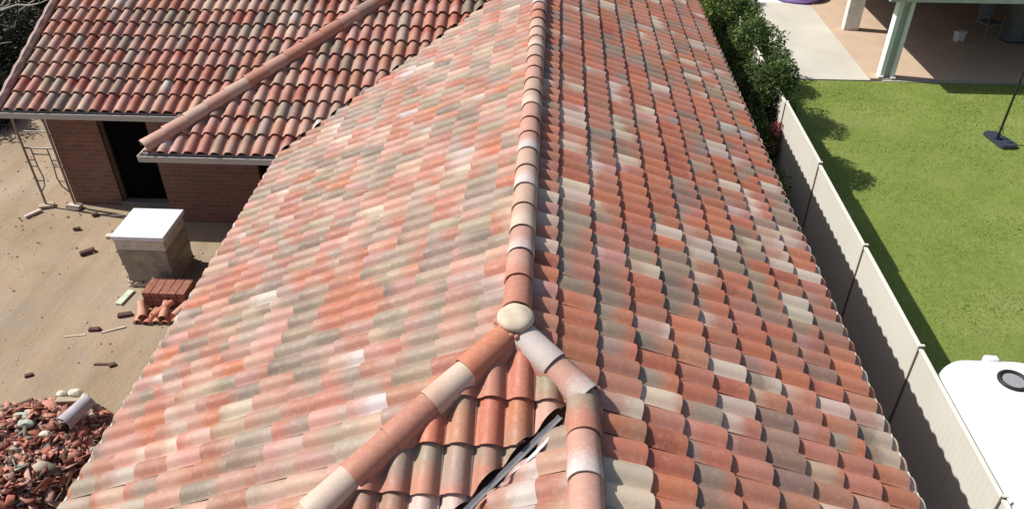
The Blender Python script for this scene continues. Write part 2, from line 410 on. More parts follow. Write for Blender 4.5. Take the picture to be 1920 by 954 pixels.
# bedding mortar strips run under the caps
MORT = simple('bedding_mortar', (.36, .18, .13), .9, .2, 10, .4)
def bed(P0, P1, w=.122, name='bedding'):
    mb = MB(); P0 = Vector(P0); P1 = Vector(P1); D = (P1-P0); L = D.length; D.normalize()
    X = D.cross(Vector((0, 0, 1))).normalized(); Z = X.cross(D).normalized()
    n = max(2, int(L/.1)); prev = None
    for i in range(n+1):
        p = P0 + D*L*i/n; ww = w*random.uniform(.93, 1.08)
        ring = [mb.bm.verts.new(p+X*a*ww+Z*b) for a, b in ((-1, -.05), (-.9, .045), (0, .075), (.9, .045), (1, -.05))]
        if prev:
            for k in range(4): mb.bm.faces.new((prev[k], prev[k+1], ring[k+1], ring[k]))
        prev = ring
    return H(mb.build(name, MORT, None, True))
apex = (XR, Y0, ZR+.0)
caps((XR, Y0+.16, ZR+.01), (XR, YFAR, ZR+.01), seed=21, colors=['t', ('p', 't'), ('p', 'w'), ('q', 'c'), 'q', ('q', 'w'), 'q', ('p', 'w'), 'p', 'p', ('q', 'c'), 'q', 'p', 'p', 'q', ('p', 'c'), 'q', 'q'])
bed((XR, Y0, ZR), (XR, YFAR, ZR))
eL = Vector((XR-3.3, Y0-3.3*TL/TF, ZR-3.3*TL)); aL_ = Vector(apex)
dl = (aL_-eL).normalized(); nL = (aL_-eL).length
caps(aL_-dl*(.13+.36*11), aL_-dl*.13, seed=22, colors=['c', 't', 'g', 'q', 't', 'p', 'q', 'c', 't', 'q', 't'][-11:] if False else ['t', 'p', 'g', 't', 'c', 'q', ('c', 'c'), 't', 't', ('c', 'q'), 'o'])
bed(eL, aL_)
sP = Vector((XS, YS, ZS)); dr_ = (aL_-sP).normalized()
caps(sP - dr_*.02, aL_-dr_*.10, step=.335, seed=23, colors=[('p', 'w'), ('w', 'w')])
bed(sP, aL_)
caps((XS, YS-.04-.36*8, ZS), (XS, YS-.04, ZS), seed=24, colors=['t', 'g', 'p', 'q', 't', 'p', ('p', 'w'), ('g', 't')], lift=.012)
bed((XS, YN, ZS), (XS, YS, ZS))
# wing hip
hT = Vector((XWC+tv_, yrW, ZR)); hB = Vector((XWC, YW1, ZE))
dh = (hT-hB).normalized()
caps(hB+dh*.03, hT, step=.37, seed=25, lift=.04, rad=1.15, mixp=['p', 'q', 'p', 'b', 'q', ('q', 'w'), ('p', 'q'), 't'])
bed(hB+dh*.1, hT)
# rounded starter at the apex
mb = MB()
bmesh.ops.create_uvsphere(mb.bm, u_segments=28, v_segments=16, radius=1)
for v in mb.bm.verts:
    z = v.co.z; v.co = Vector((v.co.x*.142, v.co.y*.152, max(z, -.4)*.062 + .004*math.sin(5*v.co.x+3*v.co.y)+random.uniform(-.0006, .0006)))
sm = simple('apex_cap_clay', (.52, .44, .33), .7, .14, 9, .2)
o = mb.build('apex_cap', sm, None, True); o.parent = house; o.location = Vector((XR+.0, Y0+.02, ZR+.115)) + hp; o['label'] = 'rounded cream cap where ridge and hips meet'
mb = MB(); rm = random.Random(4)
for i in range(26):
    a_ = i*2*math.pi/26; r0 = rm.uniform(.118, .150)
    p_ = Vector((XR+math.cos(a_)*r0, Y0+.01+math.sin(a_)*r0, ZR+.055+rm.uniform(-.012, .012)))
    sp = bmesh.ops.create_icosphere(mb.bm, subdivisions=1, radius=1)['verts']; d_ = rm.uniform(.022, .038)
    for v in sp: v.co = p_ + Vector((v.co.x*d_, v.co.y*d_, v.co.z*d_*.9))*rm.uniform(.8, 1.15)
o = H(mb.build('junction_mortar', MORT, None, True))
# valley flashings
def flash(P0, P1, w, mat, lift=.05, name='valley_flashing', lab=None, jag=0):
    mb = MB(); P0 = Vector(P0); P1 = Vector(P1); D = P1-P0; n = max(2, int(D.length/.12)); X = D.cross(Vector((0, 0, 1))).normalized()
    prev = None
    for i in range(n+1):
        p = P0+D*i/n + Vector((0, 0, lift)); j = random.uniform(-jag, jag)
        ring = [mb.bm.verts.new(p - X*(w+j) + Vector((0, 0, w*.35))), mb.bm.verts.new(p), mb.bm.verts.new(p + X*(w-j) + Vector((0, 0, w*.35)))]
        if prev:
            for k in range(2): mb.bm.faces.new((prev[k], prev[k+1], ring[k+1], ring[k]))
        prev = ring
    o = H(mb.build(name, mat)); 
    if lab: o['label'] = lab
    return o
svE = Vector((XS, YS, ZS)) + Vector((-2.3, -2.3*TF/TL, -2.3*TL))
flash((XS-.16, YS-.16, ZS-.16*TL), svE, .024, LEAD, .040, lab='dark valley line below the second ridge')
# torn shiny sarking edge beside the small valley
mb = MB(); p0 = Vector((XS-.26, YS-.26, ZS-.26*TL)); dv = (svE-p0).normalized(); X = dv.cross(Vector((0, 0, 1))).normalized()
if X.y > 0: X = -X
prev = None
for i in range(40):
    p = p0+dv*i*.05; ww = .006+(.03+.002*i)*max(0, math.sin(i*.33+.6))**1.5*random.uniform(.7, 1)
    ring = [mb.bm.verts.new(p + X*.055 + Vector((0, 0, .055))), mb.bm.verts.new(p + X*(.055+ww*.5) + Vector((0, 0, .072+random.uniform(-.01, .012)))), mb.bm.verts.new(p + X*(.055+ww) + Vector((0, 0, .078+random.uniform(-.01, .01))))]
    if prev:
        for k in range(2): mb.bm.faces.new((prev[k], prev[k+1], ring[k+1], ring[k]))
    prev = ring
FOIL = simple('crumpled_foil', (.8, .8, .84), .35, .06, 12, .2, .5, .2, .01)
o = H(mb.build('foil_sarking', FOIL, None, True)); o['label'] = 'shiny crumpled foil edge along the small valley'
# gutters
def gutter(P0, P1, out, mat, w=.115, h=.10, tk=.004, lab=None):
    P0 = Vector(P0); P1 = Vector(P1); o_ = Vector(out); mb = MB()
    prof = [(0, .0), (0, -h), (w, -h), (w+.012, 0), (w-.006, .0), (w-.012, -.008), (w-.012, -h+.01), (.012, -h+.01), (.012, 0)]
    a = [mb.bm.verts.new(P0 + o_*x + Vector((0, 0, z))) for x, z in prof]; b = [mb.bm.verts.new(P1 + o_*x + Vector((0, 0, z))) for x, z in prof]
    for i in range(len(prof)):
        j = (i+1) % len(prof); mb.bm.faces.new((a[i], a[j], b[j], b[i]))
    mb.bm.faces.new(a[::-1]); mb.bm.faces.new(b)
    o = H(mb.build('gutter', mat))
    if lab: o['label'] = lab
gutter((XE_R-.05, YN, ZE_R-.01), (XE_R-.05, YFAR, ZE_R-.01), (1, 0, 0), GUTL, .098)
gutter((XE_L+.05, YN, ZE_L-.01), (XE_L+.05, YW1-.02, ZE_L-.01), (-1, 0, 0), GUTL, .103)
gutter((XWC-.06, YW1+.02, ZE-.02), (XE_L-.02, YW1+.02, ZE-.02), (0, -1, 0), GUT)
gutter((XWL-.1, YW2+.02, ZE-.02), (XWC+.0, YW2+.02, ZE-.02), (0, -1, 0), GUT)
gutter((XWC+.03, YW1-.08, ZE-.03), (XWC+.03, YW1+.75, ZE-.03), (-1, 0, 0), GUT)
# barge (verge) of the wing
mb = MB(); L_ = 5.6
BARGE = simple('barge_mortar', (.38, .27, .23), .9, .25, 9, .5)
pts = [Vector((XWL+.04, YW2-.06+L_*t, ZE+.05+(L_*t)*TW)) for t in np.linspace(0, 1, 34)]
prev = None
for i, p in enumerate(pts):
    q = .012*(i % 2)
    ring = [mb.bm.verts.new(p+Vector(a)) for a in ((-.05-q, 0, -.10), (-.05-q, 0, .018+q), (.0, 0, .03+q), (.035, 0, .0), (.035, 0, -.10))]
    if prev:
        for k in range(4): mb.bm.faces.new((prev[k], prev[k+1], ring[k+1], ring[k]))
    prev = ring
H(mb.build('barge', BARGE))
# walls
GL, GR = -7.8, -8.2
def wall(x0, x1, y0, y1, z0, z1, mat=BRICK, name='wall'):
    return H(MB().bb(x0, x1, y0, y1, z0, z1).build(name, mat))
WY2, WY1 = 11.63, 12.15
wall(XE_R-.72, XE_R-.5, YN+.3, YFAR-.3, -8.4, ZE_R+.02)
wall(XE_L+.5, XE_L+.72, YN+.3, WY2-.004, -8.1, ZE_L+.0)
wall(XE_L+.73, XE_R-.73, YN+.3, YN+.5, -8.4, ZE_L-.05)
wall(XE_L+.73, XE_R-.73, YFAR-.5, YFAR-.3, -8.4, ZE_L-.05)
wall(-8.86, -7.95, WY1, WY1+.22, -8.0, ZE+.0)                 # left of the doorway
wall(-6.76, -5.0, WY2, WY2+.22, -8.0, ZE+.0)              # right of the doorway
wall(-4.45, XE_L+.5, WY2, WY2+.22, -8.0, ZE+.0)
wall(-8.86, -8.64, WY1+.224, 16.9, -8.0, ZE+.0)
H(MB().bb(-7.97, -6.74, WY1+.13, WY1+.2, -8.0, ZE-.0).build('doorway', DARK))  # black sheet across the opening, the unlit interior painted as colour
fr = H(MB().bb(-7.946, -7.89, WY1+.06, WY1+.125, GL+.075, ZE-.01).build('door_frame', simple('dim_timber', (.10, .065, .045), .8)))
H(MB().bb(-7.948, -6.762, WY1-.03, WY1+.128, GL-.05, GL+.07).build('door_sill', simple('sill_concrete', (.22, .19, .16), .9)))
H(MB().bb(-6.80, -6.764, WY2+.224, WY1+.12, -8.0, ZE+.0).build('door_reveal', simple('reveal_dark', (.10, .06, .05), .9)))
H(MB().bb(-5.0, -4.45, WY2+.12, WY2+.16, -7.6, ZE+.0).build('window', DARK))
mb = MB().bb(-8.85, -3.5, YW2+.05, 16.9, ZE+.004, ZE+.03); mb.bb(XWC+.02, XE_L+.0, YW1+.06, YW2+.046, ZE+.004, ZE+.03); H(mb.build('soffit', simple('soffit_board', (.16, .13, .11), .9)))
mb = MB().bb(XE_L+.06, XE_L+.5, YN, YW1, ZE_L-.10, ZE_L-.08); H(mb.build('soffit', bpy.data.materials['soffit_board']))
mb = MB().bb(XE_R-.5, XE_R-.06, YN, YFAR, ZE_R-.10, ZE_R-.08); H(mb.build('soffit', bpy.data.materials['soffit_board']))

# ------------------------------------------------------------------ ground
def dirt():
    k = NT('dirt', .95, .15)
    a = k.noise(.35, 6, .6, None, .4); b = k.noise(2.6, 7, .65); c = k.noise(30, 5, .7); d = k.noise(.9, 4, .5, None, 1.2)
    cc = k.ramp(a, [(.32, (.30, .225, .15)), (.5, (.345, .265, .18)), (.68, (.355, .29, .215))])
    cc = k.mix(k.math('MULTIPLY', k.ramp(b, [(.42, (1, 1, 1)), (.6, (0, 0, 0))]), .2), cc, (.27, .19, .125))
    cc = k.mix(k.math('MULTIPLY', k.ramp(d, [(.55, (0, 0, 0)), (.7, (1, 1, 1))]), .5), cc, (.30, .25, .21))
    cc = k.mix(.18, cc, k.ramp(c, [(.25, (.55, .55, .55)), (.75, (1.25, 1.22, 1.2))]), 'MULTIPLY')
    mp = k.n('ShaderNodeMapping'); mp.inputs['Scale'].default_value = (1.1, .16, 1); mp.inputs['Rotation'].default_value = (0, 0, R(-24)); k.l(k.obj(), mp.inputs['Vector'])
    ru = k.noise(1.6, 5, .6, mp.outputs[0], .3)
    cc = k.mix(.45, cc, k.ramp(ru, [(.35, (.72, .72, .74)), (.5, (1, 1, 1)), (.66, (1.18, 1.15, 1.12))]), 'MULTIPLY')
    k.base(cc)
    v = k.n('ShaderNodeTexVoronoi'); v.inputs['Scale'].default_value = 22; k.l(k.obj(), v.inputs['Vector'])
    h = k.math('ADD', k.math('ADD', k.math('MULTIPLY', ru, 1.5), k.math('MULTIPLY', b, 1.2)), k.math('ADD', k.math('MULTIPLY', c, .5), k.math('MULTIPLY', v.outputs['Distance'], -.15)))
    k.bump(h, .5, .035)
    return k.m
def gz(x): return GL if x < -3 else (GR if x > 3 else GL + (GR-GL)*(x+3)/6)
xs_ = np.concatenate([[-300, -80, -40], np.arange(-24, 20, .16), [40, 80, 300]]); ys_ = np.concatenate([[-60, -20], np.arange(-2, 32, .16), [50, 100, 400]])
XX, YY = np.meshgrid(xs_, ys_); ZZ = np.interp(XX, [-3, 3], [GL, GR])
def vnoise(X, Y, seed, sc_):
    r = np.random.default_rng(seed); out = 0*X
    for o in range(4):
        for _ in range(5):
            kx, ky = r.normal(0, 1, 2)*sc_*1.9**o; out += np.sin(X*kx+Y*ky+r.uniform(0, 6.3))/1.9**o
    return out/6
ZZ = ZZ + np.where(XX < -2, .022, .003)*vnoise(XX, YY, 4, .9)
ZZ = ZZ + .05*np.exp(-((XX+6.6)**2/1.6+(YY-6.2)**2/1.2))
nx, ny = len(xs_), len(ys_); q = (np.arange(ny-1)[:, None]*nx + np.arange(nx-1)[None]).ravel()
me = np_mesh('ground', np.stack([XX.ravel(), YY.ravel(), ZZ.ravel()], 1), np.stack([q, q+1, q+1+nx, q+nx], 1))
tag(link('ground', me, dirt(), None, True), 'tan bare dirt of the building yard', 'ground', kind='structure')
# lawn
def lawn_mat():
    k = NT('lawn_grass', .9, .15)
    a = k.noise(.7, 5, .6); b = k.noise(5, 6, .7); c = k.noise(60, 3, .7)
    cc = k.ramp(a, [(.3, (.175, .24, .05)), (.5, (.21, .27, .062)), (.7, (.25, .30, .085))])
    cc = k.mix(.6, cc, k.ramp(b, [(.3, (.78, .84, .72)), (.7, (1.18, 1.12, 1.18))]), 'MULTIPLY')
    cc = k.mix(.35, cc, k.ramp(c, [(.3, (.55, .6, .5)), (.7, (1.35, 1.3, 1.3))]), 'MULTIPLY')
    cc = k.mix(k.math('MULTIPLY', k.ramp(k.noise(.45, 5, .65, None, .8), [(.52, (0, 0, 0)), (.68, (1, 1, 1))]), .45), cc, (.27, .285, .10))
    k.base(cc); k.bump(k.math('ADD', b, k.math('MULTIPLY', c, .8)), .8, .04); return k.m
LAWN = lawn_mat()
XF = 4.47
xs_ = np.arange(XF+.04, 24, .25); ys_ = np.linspace(-1, 19.62, 84); XX, YY = np.meshgrid(xs_, ys_); nx, ny = len(xs_), len(ys_)
ZZ = GR + .03 + .012*vnoise(XX, YY, 9, 1.2); q = (np.arange(ny-1)[:, None]*nx + np.arange(nx-1)[None]).ravel()
me = np_mesh('lawn', np.stack([XX.ravel(), YY.ravel(), ZZ.ravel()], 1), np.stack([q, q+1, q+1+nx, q+nx], 1))
tag(link('lawn', me, LAWN, None, True), 'mown green lawn behind the fence', 'lawn', kind='structure')
# grass blades
NB = 110000
bx = rng.uniform(XF+.1, 14.6, NB); by = rng.uniform(3.5, 19.68, NB); hh = rng.uniform(.018, .05, NB)
dens = vnoise(bx, by, 12, 1.6); kp = rng.random(NB) < .72+.6*dens; bx, by, hh = bx[kp], by[kp], hh[kp]; NB = len(bx)
an = rng.uniform(0, 6.28, NB); le = rng.uniform(.2, .9, NB)*hh*1.2; wd = .008
B0 = np.stack([bx-np.cos(an)*wd, by-np.sin(an)*wd, np.full(NB, GR+.025)], 1); B1 = np.stack([bx+np.cos(an)*wd, by+np.sin(an)*wd, np.full(NB, GR+.025)], 1)
B2 = np.stack([bx-np.sin(an)*le, by+np.cos(an)*le, GR+.025+hh], 1)
V = np.stack([B0, B1, B2], 1).reshape(-1, 3); F = np.arange(3*NB).reshape(-1, 3)
cv = np.array([(.24, .31, .08), (.26, .325, .085), (.30, .34, .10), (.33, .34, .14)])[rng.choice(4, NB, p=[.35, .4, .2, .05])]
me = np_mesh('grass', V, F, {'ca': ('FLOAT_COLOR', np.repeat(np.concatenate([cv, np.ones((NB, 1))], 1), 3, 0))})
def attr_mat(name, rough=.7, trans=0, spec=.25):
    k = NT(name, rough, spec); A = k.n('ShaderNodeAttribute', attribute_name='ca')
    c = k.mix(.5, A.outputs['Color'], k.ramp(k.noise(9, 4), [(.3, (.7, .7, .7)), (.7, (1.25, 1.25, 1.25))]), 'MULTIPLY')
    k.base(c)
    if trans:
        t = k.n('ShaderNodeBsdfTranslucent'); k.l(c, t.inputs[0]); m = k.n('ShaderNodeMixShader'); m.inputs[0].default_value = trans
        k.l(k.b.outputs[0], m.inputs[1]); k.l(t.outputs[0], m.inputs[2]); k.l(m.outputs[0], k.t.nodes['Material Output'].inputs[0])
    return k.m
LEAF = attr_mat('leaves', .55, .3)
tag(link('grass', me, LEAF), 'short mown grass blades covering the lawn', 'grass', kind='stuff')
# concrete drive and patio floor
def conc():
    k = NT('concrete_slab', .85, .25); a = k.noise(.8, 6, .6); b = k.noise(40, 4, .6)
    c = k.ramp(a, [(.3, (.47, .445, .375)), (.7, (.57, .54, .46))]); c = k.mix(.3, c, k.ramp(b, [(.3, (.8, .8, .8)), (.7, (1.1, 1.1, 1.1))]), 'MULTIPLY'); k.base(c); k.bump(b, .2, .004); return k.m
tag(MB().bb(4.7, 8.30, 19.66, 25.9, GR-.1, GR+.055).build('path', conc()), 'pale concrete slab between bushes and patio', 'path', kind='structure')
tag(MB().bb(3.6, 9.5, 25.92, 40, GR-.12, GR+.03).build('pavement', simple('far_paving', (.62, .62, .60), .8)), 'pale paving beyond the concrete slab', 'pavement', kind='structure')

# ------------------------------------------------------------------ neighbour's patio house
nh = empty('patio_house', (8.3, 19.7, GR))
tag(nh, 'neighbouring house with roofed tan patio, white pillars and dark shaded interior', 'house')
def N(o): o.parent = nh; o.location = -Vector(nh.location); return o
def patio_mat():
    k = NT('tan_patio_tiles', .75, .3); sx = k.n('ShaderNodeTexBrick'); k.l(k.obj(), sx.inputs['Vector'])
    for n_, v in (('Scale', 1.0), ('Mortar Size', .006), ('Brick Width', .4), ('Row Height', .4)): sx.inputs[n_].default_value = v
    sx.offset = 0; sx.inputs['Color1'].default_value = (.52, .39, .275, 1); sx.inputs['Color2'].default_value = (.48, .36, .26, 1); sx.inputs['Mortar'].default_value = (.40, .31, .22, 1)
    k.base(k.mix(.35, sx.outputs['Color'], k.ramp(k.noise(1.5, 5), [(.3, (.42, .30, .21)), (.7, (.58, .45, .33))]))); return k.m
PAT = patio_mat()
N(MB().bb(8.32, 17, 19.74, 30, GR-.1, GR+.07).build('patio_floor', PAT))
N(MB().bb(8.62, 17, 19.62, 19.735, GR-.1, GR+.045).build('patio_edge', simple('edge_concrete', (.34, .33, .29), .9)))
def pillar(x, y, wx=.40, wy=.25):
    z0, z1 = GR+.07, -5.95; mb = MB()
    mb.bb(x, x+.11, y-.0, y+wy, z0, z1, .006); mb.bb(x+wx-.13, x+wx-.03, y-.03, y+wy-.03, z0, z1, .006)
    p = N(mb.build('pillar', WHITE))
    q = MB().bb(x+.112, x+wx-.132, y+.05, y+wy-.02, z0, z1).build('pillar_panel', simple('pillar_grey_green', (.40, .46, .43), .6)) if 'pillar_grey_green' not in bpy.data.materials else MB().bb(x+.112, x+wx-.132, y+.05, y+wy-.02, z0, z1).build('pillar_panel', bpy.data.materials['pillar_grey_green'])
    q.parent = p
    q = MB().bb(x-.05, x+.10, y-.05, y+.10, GR+.072, GR+.13, .02).build('pillar_foot', WHITE); q.parent = p
    q = MB().bb(x+wx-.14, x+wx+.0, y-.09, y+.05, GR+.072, GR+.12, .02).build('pillar_foot', WHITE); q.parent = p
pillar(8.56, 19.80)
def pillar_b(x, y):
    N(MB().bb(x, x+.44, y, y+.25, GR+.07, -5.95, .012).build('pillar', simple('render_grey_white', (.66, .64, .60), .7) if 'render_grey_white' not in bpy.data.materials else bpy.data.materials['render_grey_white']))
pillar_b(8.66, 23.35); pillar_b(8.66, 26.9); 
# roof with gutter
RZ = -6.03
N(MB().bb(8.20, 18, 19.48, 31, RZ+.10, RZ+.22).build('roof', simple('patio_roof_sheet', (.5, .5, .5), .5)))
mb = MB().bb(8.12, 18, 19.36, 19.475, RZ, RZ+.14, .01).bb(8.12, 8.19, 19.49, 31, RZ, RZ+.14, .01)
N(mb.build('gutter', simple('patio_gutter', (.46, .48, .47), .5)))
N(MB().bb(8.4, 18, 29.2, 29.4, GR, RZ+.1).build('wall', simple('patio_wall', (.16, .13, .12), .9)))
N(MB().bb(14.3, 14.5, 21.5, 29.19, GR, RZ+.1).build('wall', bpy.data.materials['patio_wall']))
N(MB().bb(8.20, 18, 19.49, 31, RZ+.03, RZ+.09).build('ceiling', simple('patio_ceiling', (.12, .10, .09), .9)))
# things on the patio
def chair(loc, rz, label, mat, s=1.0):
    t = empty('patio_chair', loc, rz); tag(t, label, 'chair'); h = .42*s
    MB().box((0, 0, h), (.46*s, .46*s, .05), None, .015).build('seat', mat, t)
    MB().box((0, .21*s, h+.28*s), (.44*s, .04, .50*s), Matrix.Rotation(-.16, 3, 'X'), .015).build('backrest', mat, t)
    for a in (-1, 1):
        for b in (-1, 1): MB().tube([(a*.2*s, b*.2*s, h-.02), (a*.23*s, b*.23*s, 0)], .018, 6).build('leg', mat, t)
        MB().tube([(a*.24*s, -.2*s, h), (a*.25*s, -.2*s, h+.2*s), (a*.25*s, .2*s, h+.22*s)], .018, 6).build('armrest', mat, t)
PL = simple('white_plastic', (.70, .68, .66), .4, .04)
PG = simple('grey_fabric', (.17, .18, .21), .8)
PG2 = simple('dull_grey_panel', (.15, .15, .15), .7)
chair((12.55, 22.9, GR+.07), .3, 'dim grey patio chair in the shade beside the tall grey cupboard', PG, 1.1)
# small white stool
t = empty('low_stool', (11.7, 22.62, GR+.07), .4); tag(t, 'small white low stool standing alone in the patio shade', 'stool')
MB().box((0, 0, .27), (.30, .22, .045), None, .012).build('seat', PL, t)
for a in (-1, 1):
    MB().box((a*.11, 0, .125), (.03, .18, .25), Matrix.Rotation(a*.12, 3, 'Y'), .006).build('leg', PL, t)
t = empty('outdoor_cupboard', (13.4, 22.5, GR+.07)); tag(t, 'tall dull grey cupboard with two doors in the patio shade', 'cupboard')
MB().bb(-.42, .42, 0, .55, .04, 1.75, .01).build('body', PG2, t)
for a in (-1, 1):
    d = MB().bb(min(a*.01, a*.40), max(a*.01, a*.40), -.025, -.003, .08, 1.70, .004).build('door', PG2, t)
    MB().bb(a*.06-.01, a*.06+.01, -.05, -.027, .8, .95).build('handle', STEEL, d)
MB().bb(-.38, .38, .05, .5, 0, .04).build('plinth', DARK, t)
# inflatable pool
t = empty('paddling_pool', (8.05, 26.55, GR+.055)); tag(t, 'round pink and purple inflatable paddling pool at the back of the patio', 'paddling pool')
PINK = simple('pink_vinyl', (.85, .28, .55), .35, .1, 3, 0, .5); PURP = simple('purple_vinyl', (.42, .28, .75), .35, .1, 3, 0, .5)
for k_, (m_, z_) in enumerate(((PURP, .10), (PINK, .28))):
    mb = MB(); pts = [(math.cos(a)*.72, math.sin(a)*.72, z_) for a in np.linspace(0, 2*math.pi, 33)]
    mb.tube(pts, .10, 10, False).build('pool_ring', m_, t, True)
MB().prism([(math.cos(a)*.68, math.sin(a)*.68) for a in np.linspace(0, 2*math.pi, 25)[:-1]], .01, .03).build('pool_floor', PINK, t)
# pole stand on the lawn
t = empty('pole_stand', (10.08, 16.33, GR+.03)); tag(t, 'dark blue plastic stand base with thin upright black pole on the lawn', 'stand')
BLUE = simple('dark_blue_plastic', (.035, .045, .065), .4, .2, 5, .1, .5); BLK = simple('black_metal', (.02, .022, .02), .5)
b = MB(); b.prism([(-.20, .36), (-.10, .42), (.10, .40), (.30, -.22), (.22, -.34), (-.08, -.36), (-.13, -.2)], .0, .085)
bmesh.ops.bevel(b.bm, geom=b.bm.edges[:], offset=.018, segments=2, affect='EDGES')
b.build('base', BLUE, t); MB().box((.1, -.06, .096), (.16, .28, .02), Matrix.Rotation(.28, 3, 'Z'), .006).build('fill_panel', BLUE, t)
MB().tube([(-.07, -.02, .05), (-.07, -.02, 1.45), (-.07, -.02, 2.6)], [.026, .024, .022], 10).build('pole', BLK, t)
MB().tube([(-.07, -.02, .10), (-.07, -.02, .22)], .038, 10).build('pole_socket', BLK, t)
MB().tube([(.18, .22, .09), (-.07, .0, .42)], .008, 6).build('brace', BLK, t)

# ------------------------------------------------------------------ fence
fe = empty('metal_fence', (XF, 9, GR)); tag(fe, 'long cream corrugated metal fence between house and lawn', 'fence')
def fence_mat():
    k = NT('cream_fence_sheet', .55, .35); k.base(k.ramp(k.noise(1.3, 5), [(.3, (.62, .60, .53)), (.7, (.67, .65, .58))])); return k.m
FM = fence_mat(); FD = simple('fence_post_dark', (.16, .145, .12), .6)
posts = [18.75, 16.38, 14.0, 11.62, 9.25, 7.16, 5.02, 2.75, .5]
ZT = -6.30
for i in range(len(posts)-1):
    y1, y0 = posts[i]-.012, posts[i+1]+.012; zt = ZT - .012 + (.03 if i == 2 else .0) - .008*(i % 2)
    mb = MB(); n = int((y1-y0)/.085); prev = None
    for j in range(n*4+1):
        y = y0 + (y1-y0)*j/(n*4); dx = (0, .004, .004, 0)[j % 4]
        ring = [mb.bm.verts.new((XF+dx-.004, y, GR-.1)), mb.bm.verts.new((XF+dx-.004, y, zt-.01)), mb.bm.verts.new((XF+dx+.002, y, zt-.01)), mb.bm.verts.new((XF+dx+.002, y, GR-.1))]
        if prev:
            for k_ in range(4): mb.bm.faces.new((prev[k_], prev[(k_+1) % 4], ring[(k_+1) % 4], ring[k_]))
        prev = ring
    o = mb.build('panel', FM, fe); o.location = -Vector(fe.location)
    o = MB().bb(XF-.018, XF+.03, y0, y1, zt-.008, zt+.026, .004).build('top_rail', FM, fe); o.location = -Vector(fe.location)
for y in posts:
    o = MB().bb(XF-.022, XF+.03, y-.010, y+.010, GR-.1, ZT+.035).build('post', FD, fe); o.location = -Vector(fe.location)
    c_ = MB().bb(XF-.022, XF+.04, y-.016, y+.016, ZT+.037, ZT+.055, .004).build('post_cap', FM, o)

# ------------------------------------------------------------------ water tank
tk = empty('water_tank', (5.22, 5.0, GR)); tag(tk, 'big white plastic water tank behind the near end of the fence', 'water tank')
TWH = simple('white_tank_plastic', (.74, .75, .78), .38, .03, 2, 0, .5)
def rrect(hx, hy, r, n=8):
    out = []
    for cx_, cy_, a0 in ((hx-r, hy-r, 0), (-hx+r, hy-r, 90), (-hx+r, -hy+r, 180), (hx-r, -hy+r, 270)):
        for k_ in range(n+1):
            a = R(a0+90*k_/n); out.append((cx_+r*math.cos(a), cy_+r*math.sin(a)))
    return out
mb = MB(); rings = []
Ht = 1.93
for (ins, z) in ((0, 0), (0, .5), (0, 1.0), (0, 1.5), (.0, Ht-.17), (.012, Ht-.11), (.04, Ht-.055), (.09, Ht-.018), (.16, Ht), (.34, Ht+.025)):
    rings.append([mb.bm.verts.new((x, y, z)) for x, y in rrect(.68-ins, 2.05-ins, max(.42-ins, .08))])
n = len(rings[0])
for a, b in zip(rings, rings[1:]):
    for k_ in range(n): mb.bm.faces.new((a[k_], a[(k_+1) % n], b[(k_+1) % n], b[k_]))
mb.bm.faces.new(rings[-1]); mb.bm.faces.new(rings[0][::-1])
mb.build('shell', TWH, tk, True)
MB().box((0, 2.0, Ht-.07), (.17, .10, .17), None, .03).build('lifting_lug', TWH, tk, True)
iy = 1.60
mb = MB(); mb.tube([(math.cos(a)*.145+.05, math.sin(a)*.145+iy, Ht+.035) for a in np.linspace(0, 2*math.pi, 33)], .024, 8, False).build('inlet_rim', BLK, tk, True)
MB().prism([(math.cos(a)*.13+.05, math.sin(a)*.13+iy) for a in np.linspace(0, 2*math.pi, 25)[:-1]], Ht+.015, Ht+.032).build('inlet_mesh', simple('steel_mesh', (.28, .28, .29), .5, .2, 60), tk)

# ------------------------------------------------------------------ plants
def leaf_cloud(blobs, n, size, cols, seed, squash=1.0):
    r = np.random.default_rng(seed); P = []; D = []
    w_ = np.array([b[3]**2 for b in blobs]); w_ = w_/w_.sum(); ch = r.choice(len(blobs), n, p=w_)
    B = np.array(blobs)[ch]
    d = r.normal(0, 1, (n, 3)); d /= np.linalg.norm(d, axis=1)[:, None]
    rad = B[:, 3]*(r.uniform(.35, 1.05, n)**.55)*(1+.22*np.sin(d[:, 0]*7+ch)*np.sin(d[:, 1]*6+2*ch)*np.sin(d[:, 2]*5))
    C_ = B[:, :3] + d*rad[:, None]*np.array([1, 1, squash])
    a = r.normal(0, 1, (n, 3)); a += d*.6; a /= np.linalg.norm(a, axis=1)[:, None]
    b = np.cross(a, r.normal(0, 1, (n, 3))); b /= np.linalg.norm(b, axis=1)[:, None]
    s = (size*r.uniform(.6, 1.4, n))[:, None]
    V = np.stack([C_-a*s, C_-b*s*.42, C_+a*s, C_+b*s*.42], 1).reshape(-1, 3); F = np.arange(4*n).reshape(-1, 4)
    cl = np.array(cols)[(r.choice(len(cols), n) + (ch % 2)*0) % len(cols)] * r.uniform(.75, 1.25, (n, 1)) * (.85+.3*((ch*37 % 7)/6))[:, None]
    return V, F, np.repeat(np.concatenate([cl, np.ones((n, 1))], 1), 4, 0)
BARK = simple('bark', (.16, .12, .09), .9, .25, 12, .5)
def shrub(name, loc, blobs, n, size, cols, seed, label, cat='shrub', group=None, stems=True, extra=None):
    t = empty(name, loc); tag(t, label, cat, group)
    V, F, c = leaf_cloud(blobs, n, size, cols, seed)
    link('foliage', np_mesh('foliage', V, F, {'ca': ('FLOAT_COLOR', c)}), LEAF, t)
    if stems:
        mb = MB(); r = random.Random(seed)
        for b in blobs[:14]:
            mb.tube([(r.uniform(-.08, .08), r.uniform(-.08, .08), -.05), (b[0]*.45+r.uniform(-.1, .1), b[1]*.45, b[2]*.5), (b[0], b[1], b[2])], [.035, .022, .008], 6)
        mb.build('stem', BARK, t)
    return t
